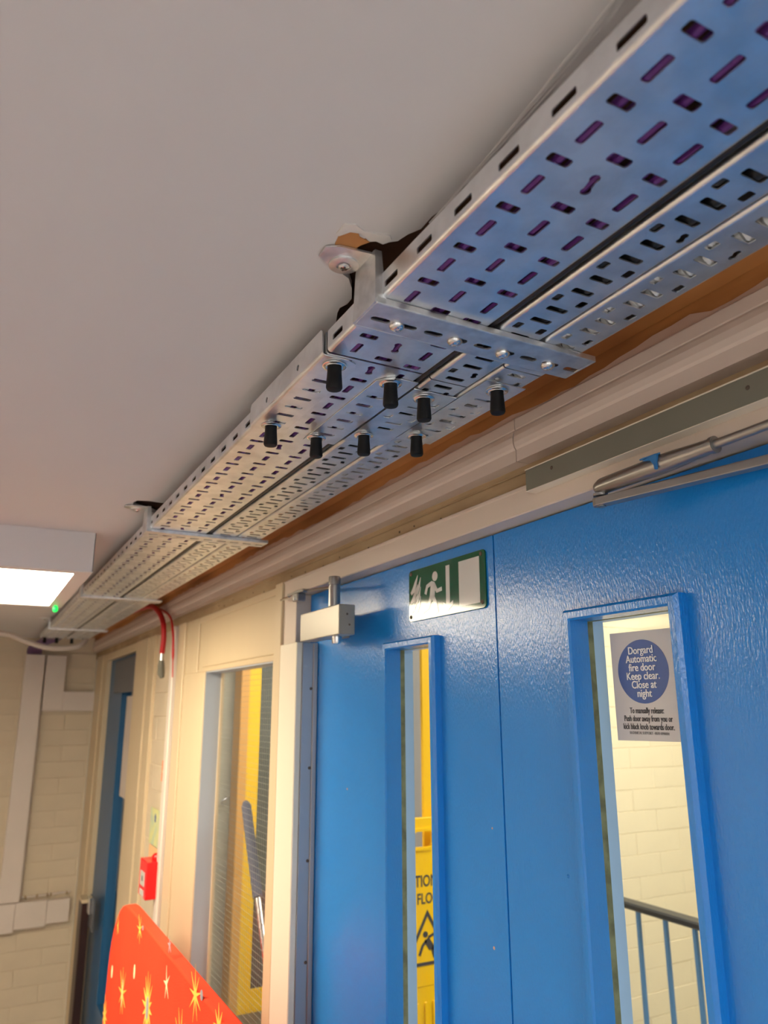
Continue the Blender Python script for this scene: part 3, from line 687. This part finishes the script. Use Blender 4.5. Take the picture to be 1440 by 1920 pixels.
# flat main arm swinging back towards the leaf
P0 = Vector((ex-.0005, ey+.002)); P1 = Vector((.588, .20)); d_ = (P1-P0).normalized(); n_ = Vector((-d_.y, d_.x))
ol = [P0+n_*.0065, P0-d_*.005+n_*.004, P0-d_*.0068, P0-d_*.005-n_*.004, P0-n_*.0065, P1-n_*.0050, P1+n_*.0050]
MB().prism([tuple(p) for p in ol], [], .1905, .1988, XY).build('main_arm', M['arm'], a_, bev=.001)
MB().lathe([(.0045, 0), (.0045, -.0012), (.0030, -.0016)], (ex, ey, .1906), 'z', 16).build('pivot', M['arm'], a_, True)
MB().prism([(.5180, .447), (.5200, .449), (.5205, .452), (.523, .462), (.5165, .470), (.5168, .452)], [], .2182, .2196, XY).build('paint_spill', M['blue_fleck'], a_)
MB().prism([(.449, .2040), (.4510, .2040), (.4515, .2085), (.455, .2135), (.464, .2155), (.455, .2168), (.447, .2168), (.4485, .2090)], [], .5130, .5155, YZ).build('paint_spill', M['blue_fleck'], a_)
box('housing', M['box'], a_, .525, .5695, -.14, .12, .14, .190, .004)
# box with vertical cylinder at the hinge side of the left leaf
cb = thing('hinge_closer', 'grey box closer with vertical steel cylinder beside the frame of the left door', 'door closer', (.53, 1.18, .11))
box('body', M['box'], cb, .5045, .533, 1.098, 1.262, .1135, .1615, .0012)
box('mounting_plate', M['box'], cb, .533, .5695, 1.195, 1.25, .118, .158, 0)
MB().lathe([(.0085, .0), (.0098, .001), (.0098, .034), (.0085, .0345), (.0085, .0365), (.0100, .037), (.0100, .049), (.0092, .0505), (.0050, .051)], (.514, 1.138, .1615), 'z', 20).build('cylinder', M['arm'], cb, True)
MB().lathe([(.0080, 0), (.0080, -.010), (.0068, -.0125)], (.5185, 1.136, .1140), 'z', 16).build('lower_spindle', M['zinc'], cb, True)
for z in (.146, .129): MB().lathe([(.0010, -.0006), (.0018, 0), (.0018, .0006)], (.519+.004*(z < .14), 1.0978, z), 'y', 8).build('screw', M['dirt'], cb)
MB().box(.5075, .5079, 1.1085, 1.128, .137, .1405, 0).build('label_strip', M['pvc'], cb)
rb_ = MB().tube([(.524, 1.142, .196), (.5320, 1.26, .2085), (.5345, 1.30, .2105)], .0030, 8).build('track_rod', M['arm'], cb, True)
fb = thing('frame_bracket', 'small steel bracket screwed to the frame corner above the finger guard', 'bracket', (.535, 1.35, .205))
box('plate', M['arm'], fb, .524, .5395, 1.305, 1.385, .2105, .2160, .0012); box('ear', M['arm'], fb, .522, .5395, 1.325, 1.352, .196, .2110, .002)
MB().tube([(.527, 1.38, .210), (.527, 1.425, .2085)], .0022, 8).build('pin', M['zinc'], fb, True)
MB().lathe([(.0042, -.003), (.0048, 0), (.0042, .003)], (.523, 1.338, .2015), 'x', 12).build('nut', M['zinc'], fb, True)

# ------------------------------------------------------------------ call point, cables and notices on the brick pier
c1 = thing('fire_call_point', 'red fire call point box with red lamp on the brick pier', 'call point', (.54, 2.42, -.47))
box('box', M['red'], c1, .500, .548, 2.373, 2.470, -.523, -.425, .002)
box('front_label', M['white'], c1, .4992, .5002, 2.395, 2.450, -.492, -.455, 0); box('front_label', M['white'], c1, .4992, .5002, 2.395, 2.45, -.519, -.502, 0)
MB().box(.4988, .4993, 2.415, 2.43, -.480, -.466, 0).build('mark', M['ink'], c1)
MB().lathe([(.014, 0), (.016, .003), (.016, .012), (.011, .018), (.005, .020)], (.535, 2.405, -.4255), 'z', 16).build('lamp', M['red_lamp'], c1, True)
MB().tube([(.543, 2.385, -.4255), (.546, 2.384, -.30), (.546, 2.384, .244)], .0028, 8).build('cable', M['trunk'], c1, True)
P = [(.510, 2.95, .356), (.510, 2.80, .350), (.5095, 2.62, .334), (.510, 2.50, .300), (.512, 2.44, .262), (.515, 2.43, .215), (.515, 2.44, .168)]
tag(MB().tube(smoothpath(P), .0085, 10).build('red_cable', M['redcable'], None, True), 'thick red fire cable bending out from the trays and down', 'cable')
P = [(.525, 2.86, .352), (.525, 2.68, .340), (.524, 2.42, .285), (.522, 2.34, .225), (.523, 2.325, .165), (.524, 2.315, .09)]
tag(MB().tube(smoothpath(P), .0035, 8, rf=lambda i: .0038 if i < 26 else .0018).build('red_cable', M['redcable'], None, True), 'thinner red fire cable running outside the thick one to a point', 'cable')
gl = thing('cable_gland', 'grey metal gland hanging at the end of the thick red cable', 'gland', (.515, 2.44, .12))
MB().tube([(.515, 2.44, .168), (.515, 2.44, .145)], .0065, 10).build('neck', M['zinc'], gl, True)
MB().tube([(.515, 2.44, .147), (.516, 2.445, .130), (.519, 2.45, .105), (.523, 2.45, .092)], .010, 12, rf=lambda i: (.0075, .0105, .011, .006)[i]).build('body', M['plate'], gl, True)
n1 = thing('wall_notice', 'yellow and green notice with small blue arrow above the call point', 'notice', (.5485, 2.53, -.36))
box('sheet', M['sticker'], n1, .5480, .5488, 2.462, 2.600, -.405, -.300, 0); MB().prism([(2.52, -.338), (2.535, -.338), (2.535, -.325), (2.54, -.325), (2.5275, -.313), (2.515, -.325), (2.52, -.325)], [], .5476, .5481, YZ).build('arrow', M['sign_blue'], n1)
tag(box('paper_notice', M['orange2'], None, .5480, .5488, 2.47, 2.590, -.450, -.408, 0), 'peach coloured slip of paper just above the red call point', 'notice')
st = thing('orange_sticker', 'narrow orange sticker high on the brick pier', 'sticker', (.548, 2.465, -.185)); box('strip', M['orange'], st, .5478, .5486, 2.448, 2.482, -.215, -.155, 0)
MB().box(.5474, .5479, 2.455, 2.475, -.190, -.183, 0).build('print', M['sticker'], st)

K = 1.0
# ------------------------------------------------------------------ red fabric covered board in the foreground
fb_ = thing('fabric_screen', 'tall red-orange fabric covered board with sunburst print in the lower left', 'screen', (.42, 1.8, -1.77))
fz = -.4755; fy1 = 2.335
pr = [(.9, -1.60), (fy1+.13, -1.60)]
R_ = .22
for i in range(9):
    a = math.radians(8+(90-8)*i/8); pr.append((fy1-R_+.0+R_*math.cos(a), fz-R_+R_*math.sin(a)))
pr += [(.9, fz)]
MB().prism(pr, [], .408, .436, YZ).build('padded_panel', M['fabric'], fb_, True, bev=.009)
for y in (1.0, 2.2): box('foot', M['dkgrey'], fb_, .34, .50, y-.02, y+.02, -1.768, -1.74, .004); box('post', M['dkgrey'], fb_, .412, .432, y-.012, y+.012, -1.74, -1.60, .002)
def burst(cy, cz, r0, n, inner, m, sq=1.0, ph=0, jit=.3, nm='printed_sunburst'):
    p = []
    for i in range(n):
        a = 2*math.pi*i/n+ph; rr = r0*(1-jit*random.random()); p.append((cy+rr*math.cos(a)*sq, cz+rr*math.sin(a)))
        a += math.pi/n; p.append((cy+inner*math.cos(a)*sq, cz+inner*math.sin(a)))
    return MB().prism(p, [], .4074, .4079, YZ).build(nm, m, fb_)
random.seed(4)
def at(px, py, ax, val):
    d = Vector((px-720, 960-py, -F)); r = Vector((d.dot(RT), d.dot(FWD), d.dot(UP))); return r*(val/r[ax])
for (px, py, r, n, inn, m, sq) in ((229, 1862, .040, 9, .008, 'sun_yellow', .8), (276, 1890, .046, 14, .017, 'sun_yellow', .75), (196, 1905, .032, 10, .009, 'sun_yellow', .8), (366, 1866, .034, 9, .006, 'sun_yellow', .9),
                                   (312, 1845, .024, 5, .004, 'sun_pale', .7), (262, 1742, .022, 7, .004, 'sun_yellow', .9), (221, 1736, .018, 5, .003, 'sun_yellow', .6), (318, 1772, .012, 5, .003, 'sun_grey', .9),
                                   (338, 1960, .04, 12, .012, 'sun_yellow', .8), (410, 1930, .03, 9, .008, 'sun_yellow', .8)):
    q = at(px, py, 0, .4076); burst(q.y, q.z, r*1.55, n, inn*1.35, M[m], sq*1.1)
for (y, z, r, n, m) in ((1.62, -.72, .06, 12, 'sun_yellow'), (1.35, -.62, .05, 10, 'sun_yellow'), (1.12, -.80, .06, 14, 'sun_yellow'), (1.88, -.95, .06, 12, 'sun_yellow'), (1.5, -1.05, .055, 10, 'sun_pale'), (1.2, -1.2, .06, 12, 'sun_yellow'),
                        (1.02, -.58, .035, 7, 'sun_pale'), (1.75, -1.3, .05, 10, 'sun_yellow'), (2.15, -1.15, .05, 9, 'sun_yellow'), (2.0, -1.42, .05, 12, 'sun_pale'), (1.0, -1.4, .05, 10, 'sun_yellow')):
    burst(y, z, r, n, r*.22, M[m], .9)
for (px, py, ry, rz, m) in ((276, 1890, .012, .022, 'sun_grey'), (210, 1822, .009, .015, 'sun_pale'), (252, 1822, .008, .015, 'sun_pale'), (378, 1866, .008, .008, 'sun_grey'), (229, 1862, .003, .03, 'sun_pale'), (268, 1740, .006, .005, 'sun_grey')):
    q = at(px, py, 0, .4072); MB().prism([(q.y+ry*math.cos(i*math.pi/8), q.z+rz*math.sin(i*math.pi/8)) for i in range(16)], [], .4068, .4073, YZ).build('printed_spot', M[m], fb_)

K = WALL_UNIT
# ------------------------------------------------------------------ rooms behind the doors and the window
struct(box('floor_stair', M['floor'], None, .62, 3.4, -.6, 4.4, -1.82, -1.77, 0), 'floor of the stairwell behind the doors', 'floor')
struct(box('ceiling_stair', M['fixture'], None, .60, 3.4, -.6, 4.4, .75, .80, 0), 'white ceiling of the stairwell', 'ceiling')
struct(box('wall_lintel', M['wall'], None, .60, .62, -2.6, 4.3, .2480, .80, 0), 'wall above the doors on the stairwell side', 'wall')
struct(box('wall_stair_right', M['stair_brick'], None, 3.4, 3.45, -.6, 4.4, -1.77, .8, 0), 'far side wall of the stairwell', 'wall')
struct(box('wall_stair_near', M['stair_brick'], None, .62, 3.4, -.65, -.6, -1.77, .8, 0), 'near wall of the stairwell', 'wall')
ws = struct(box('wall_stair', M['stair_brick'], None, 1.50, 3.4, 2.206, 2.26, -1.77, .8, 0), 'pale cream painted brick wall behind the handrail', 'wall')
random.seed(31)
lay_bricks(ws, brick_mesh(.2244, .012, .0744, M['stair_brick'], 'brick_stair'), 'y', 2.2095, 1.55, 3.1, -1.50, .42)
gp = thing('grey_partition', 'narrow grey painted partition behind the yellow post', 'partition', (1.2, 2.2, -1.77)); box('panel', mat('mid_grey_paint', (.30, .30, .31), .4), gp, .95, 1.495, 2.206, 2.25, -1.768, .74, 0)
struct(box('wall_room', M['grey_wall'], None, .62, 3.4, 4.30, 4.35, -1.77, .8, 0), 'grey-green wall seen through the wired window', 'wall')
yp = thing('yellow_post', 'yellow post seen through the narrow slot of the left door', 'post', (1.16, 1.95, -1.77)); MB().box(1.150, 1.215, 1.93, 1.9395, -1.765, .70, .004).build('post', M['yellow_paint'], yp)
cs = thing('caution_sign', 'yellow wet floor caution sign hanging by the yellow post', 'sign', (1.125, 1.90, -.60))
MB().prism([(1.015, -.70), (1.25, -.70), (1.25, -1.0), (1.262, -1.05), (1.003, -1.05), (1.015, -1.0)]+[(1.015, -.70)][:0], [], 1.896, 1.904, lambda a, b, w_: (a, w_, b)).build('lower_board', M['yellow'], cs)
pp = [(1.015, -.70), (1.25, -.70), (1.245, -.335), (1.225, -.300), (1.19, -.290), (1.08, -.290), (1.04, -.300), (1.020, -.335)]
MB().prism(pp, [rrect(1.128, -.345, .060, .040, .012, 4)], 1.895, 1.905, lambda a, b, w_: (a, w_, b)).build('board', M['yellow'], cs, bev=.002)
MB().prism(rrect(1.128, -.345, .076, .056, .018, 4), [rrect(1.128, -.345, .060, .040, .012, 4)], 1.8915, 1.895, lambda a, b, w_: (a, w_, b)).build('handle_rim', M['yellow'], cs)
for i in range(9): MB().box(1.03+i*.024, 1.036+i*.024, 1.8925, 1.8962, -1.03, -.735, .001).build('rib', M['yellow'], cs)
dX = Vector((1, 0, 0)); dZ = Vector((0, 0, 1))
text('CAUTION', .040, M['ink'], cs, 'lettering', (1.106, 1.8945, -.462), dX, dZ, .72, .0006)
text('WET FLOOR', .037, M['ink'], cs, 'lettering', (1.117, 1.8945, -.504), dX, dZ, .74, .0006)
XZ = lambda a, b, w_: (a, w_, b)
def tri(r): return [(1.138+r*math.cos(math.radians(90+120*i)), -.607+r*math.sin(math.radians(90+120*i))) for i in range(3)]
MB().prism(tri(.088), [tri(.072)], 1.8940, 1.8952, XZ).build('warning_triangle', M['ink'], cs)
def sx(pts, w_): return stroke(pts, w_, 1)
mb = MB(); mb.prism(circ(1.131, -.578, .0075, 12), [], 1.8940, 1.8952, XZ)
for p in (sx([(1.134, -.590), (1.150, -.612)], .0085), sx([(1.134, -.592), (1.122, -.604), (1.112, -.626)], .0035), sx([(1.140, -.586), (1.155, -.580), (1.166, -.588)], .0035), sx([(1.150, -.610), (1.168, -.618), (1.182, -.608)], .005), sx([(1.152, -.612), (1.158, -.632), (1.172, -.640)], .005)): mb.prism(p, [], 1.8940, 1.8952, XZ)
mb.build('slipping_figure', M['ink'], cs)
# handrail with balusters
hr = thing('stair_balustrade', 'dark handrail on light blue square balusters behind the right door glass', 'handrail', (1.9, 1.8, -1.77))
box('handrail', M['rail'], hr, 1.875, 1.925, .9, 2.18, -.608, -.588, .005)
blm = mat('light_blue_baluster', (.10, .28, .58), .4)
for i in range(12): box('baluster', blm, hr, 1.894, 1.906, 1.9-.107*i-.006+.0, 1.9-.107*i+.006, -1.765, -.608, .001)
box('lower_rail', M['rail'], hr, 1.89, 1.91, .9, 2.18, -1.70, -1.68, .002)
# yellow framed board on the room wall
yb = thing('yellow_framed_panel', 'yellow framed dark grey panel seen through the wired window', 'panel', (1.5, 4.25, -1.4))
mb = MB().prism([(1.345, -1.50), (1.95, -1.50), (1.95, .60), (1.345, .60)], [[(1.440, -1.395), (1.86, -1.395), (1.86, .50), (1.440, .50)]], 4.17, 4.298, XZ)
mb.build('frame', M['yellow_paint'], yb)
box('frame_edge', M['orange_wood'], yb, 1.328, 1.3455, 4.168, 4.298, -1.50, .60, 0); box('panel', M['slate'], yb, 1.43, 1.87, 4.18, 4.25, -1.40, .51, 0)
box('frame_edge', M['orange_wood'], yb, 1.326, 1.372, 4.164, 4.1695, -1.50, .60, 0)
hk = thing('wall_hook', 'small metal hook on the grey-green wall beyond the window', 'hook', (1.29, 4.29, -.48)); MB().tube([(1.30, 4.298, -.470), (1.30, 4.27, -.475), (1.275, 4.265, -.485), (1.272, 4.265, -.50), (1.285, 4.265, -.51)], .005, 8).build('hook', M['arm'], hk, True)
tag(box('pink_reflection', mat('pink_reflection_tint', (.62, .32, .25), .6), None, 1.20, 1.262, 4.294, 4.2995, -.90, -.73, 0), 'faint pink reflection coloured as a patch on the grey-green wall beyond the window', 'notice')  # pink patch stands for a faint reflection in the window glass
mp_ = thing('mop_handle', 'blue-grey foam grip on a silver pole leaning behind the wired window', 'mop', (.66, 1.85, -.5))
a, b, c_ = Vector((.66, 2.000, -.232)), Vector((.66, 1.868, -.438)), Vector((.66, 1.60, -.86))
b = Vector((.66, 1.880, -.436)); c_ = b+(b-a)*1.6
MB().tube([a, a+(b-a)*.02, a+(b-a)*.06, a.lerp(b, .5), b], .0115, 14, rf=lambda i: (.005, .009, .0125, .0125, .012)[i]).build('foam_grip', M['foam'], mp_, True)
MB().tube([b, c_], .0075, 12).build('pole', M['zinc'], mp_, True)
# stairwell light
sl = thing('stairwell_light', 'white ceiling light of the stairwell behind the doors', 'ceiling light', (2.0, 1.0, .75))
box('housing', M['fixture'], sl, 1.6, 2.4, .5, 1.7, .70, .7495, .003); box('diffuser', M['light_stair'], sl, 1.63, 2.37, .53, 1.67, .692, .6995, 0)
sl = thing('room_light', 'white ceiling light of the room behind the wired window', 'ceiling light', (1.6, 3.1, .75))
box('housing', M['fixture'], sl, 1.2, 2.0, 2.8, 3.4, .70, .7495, .003); box('diffuser', emit('lit_room_diffuser', (1, .95, .85), 22), sl, 1.23, 1.97, 2.83, 3.37, .692, .6995, 0)
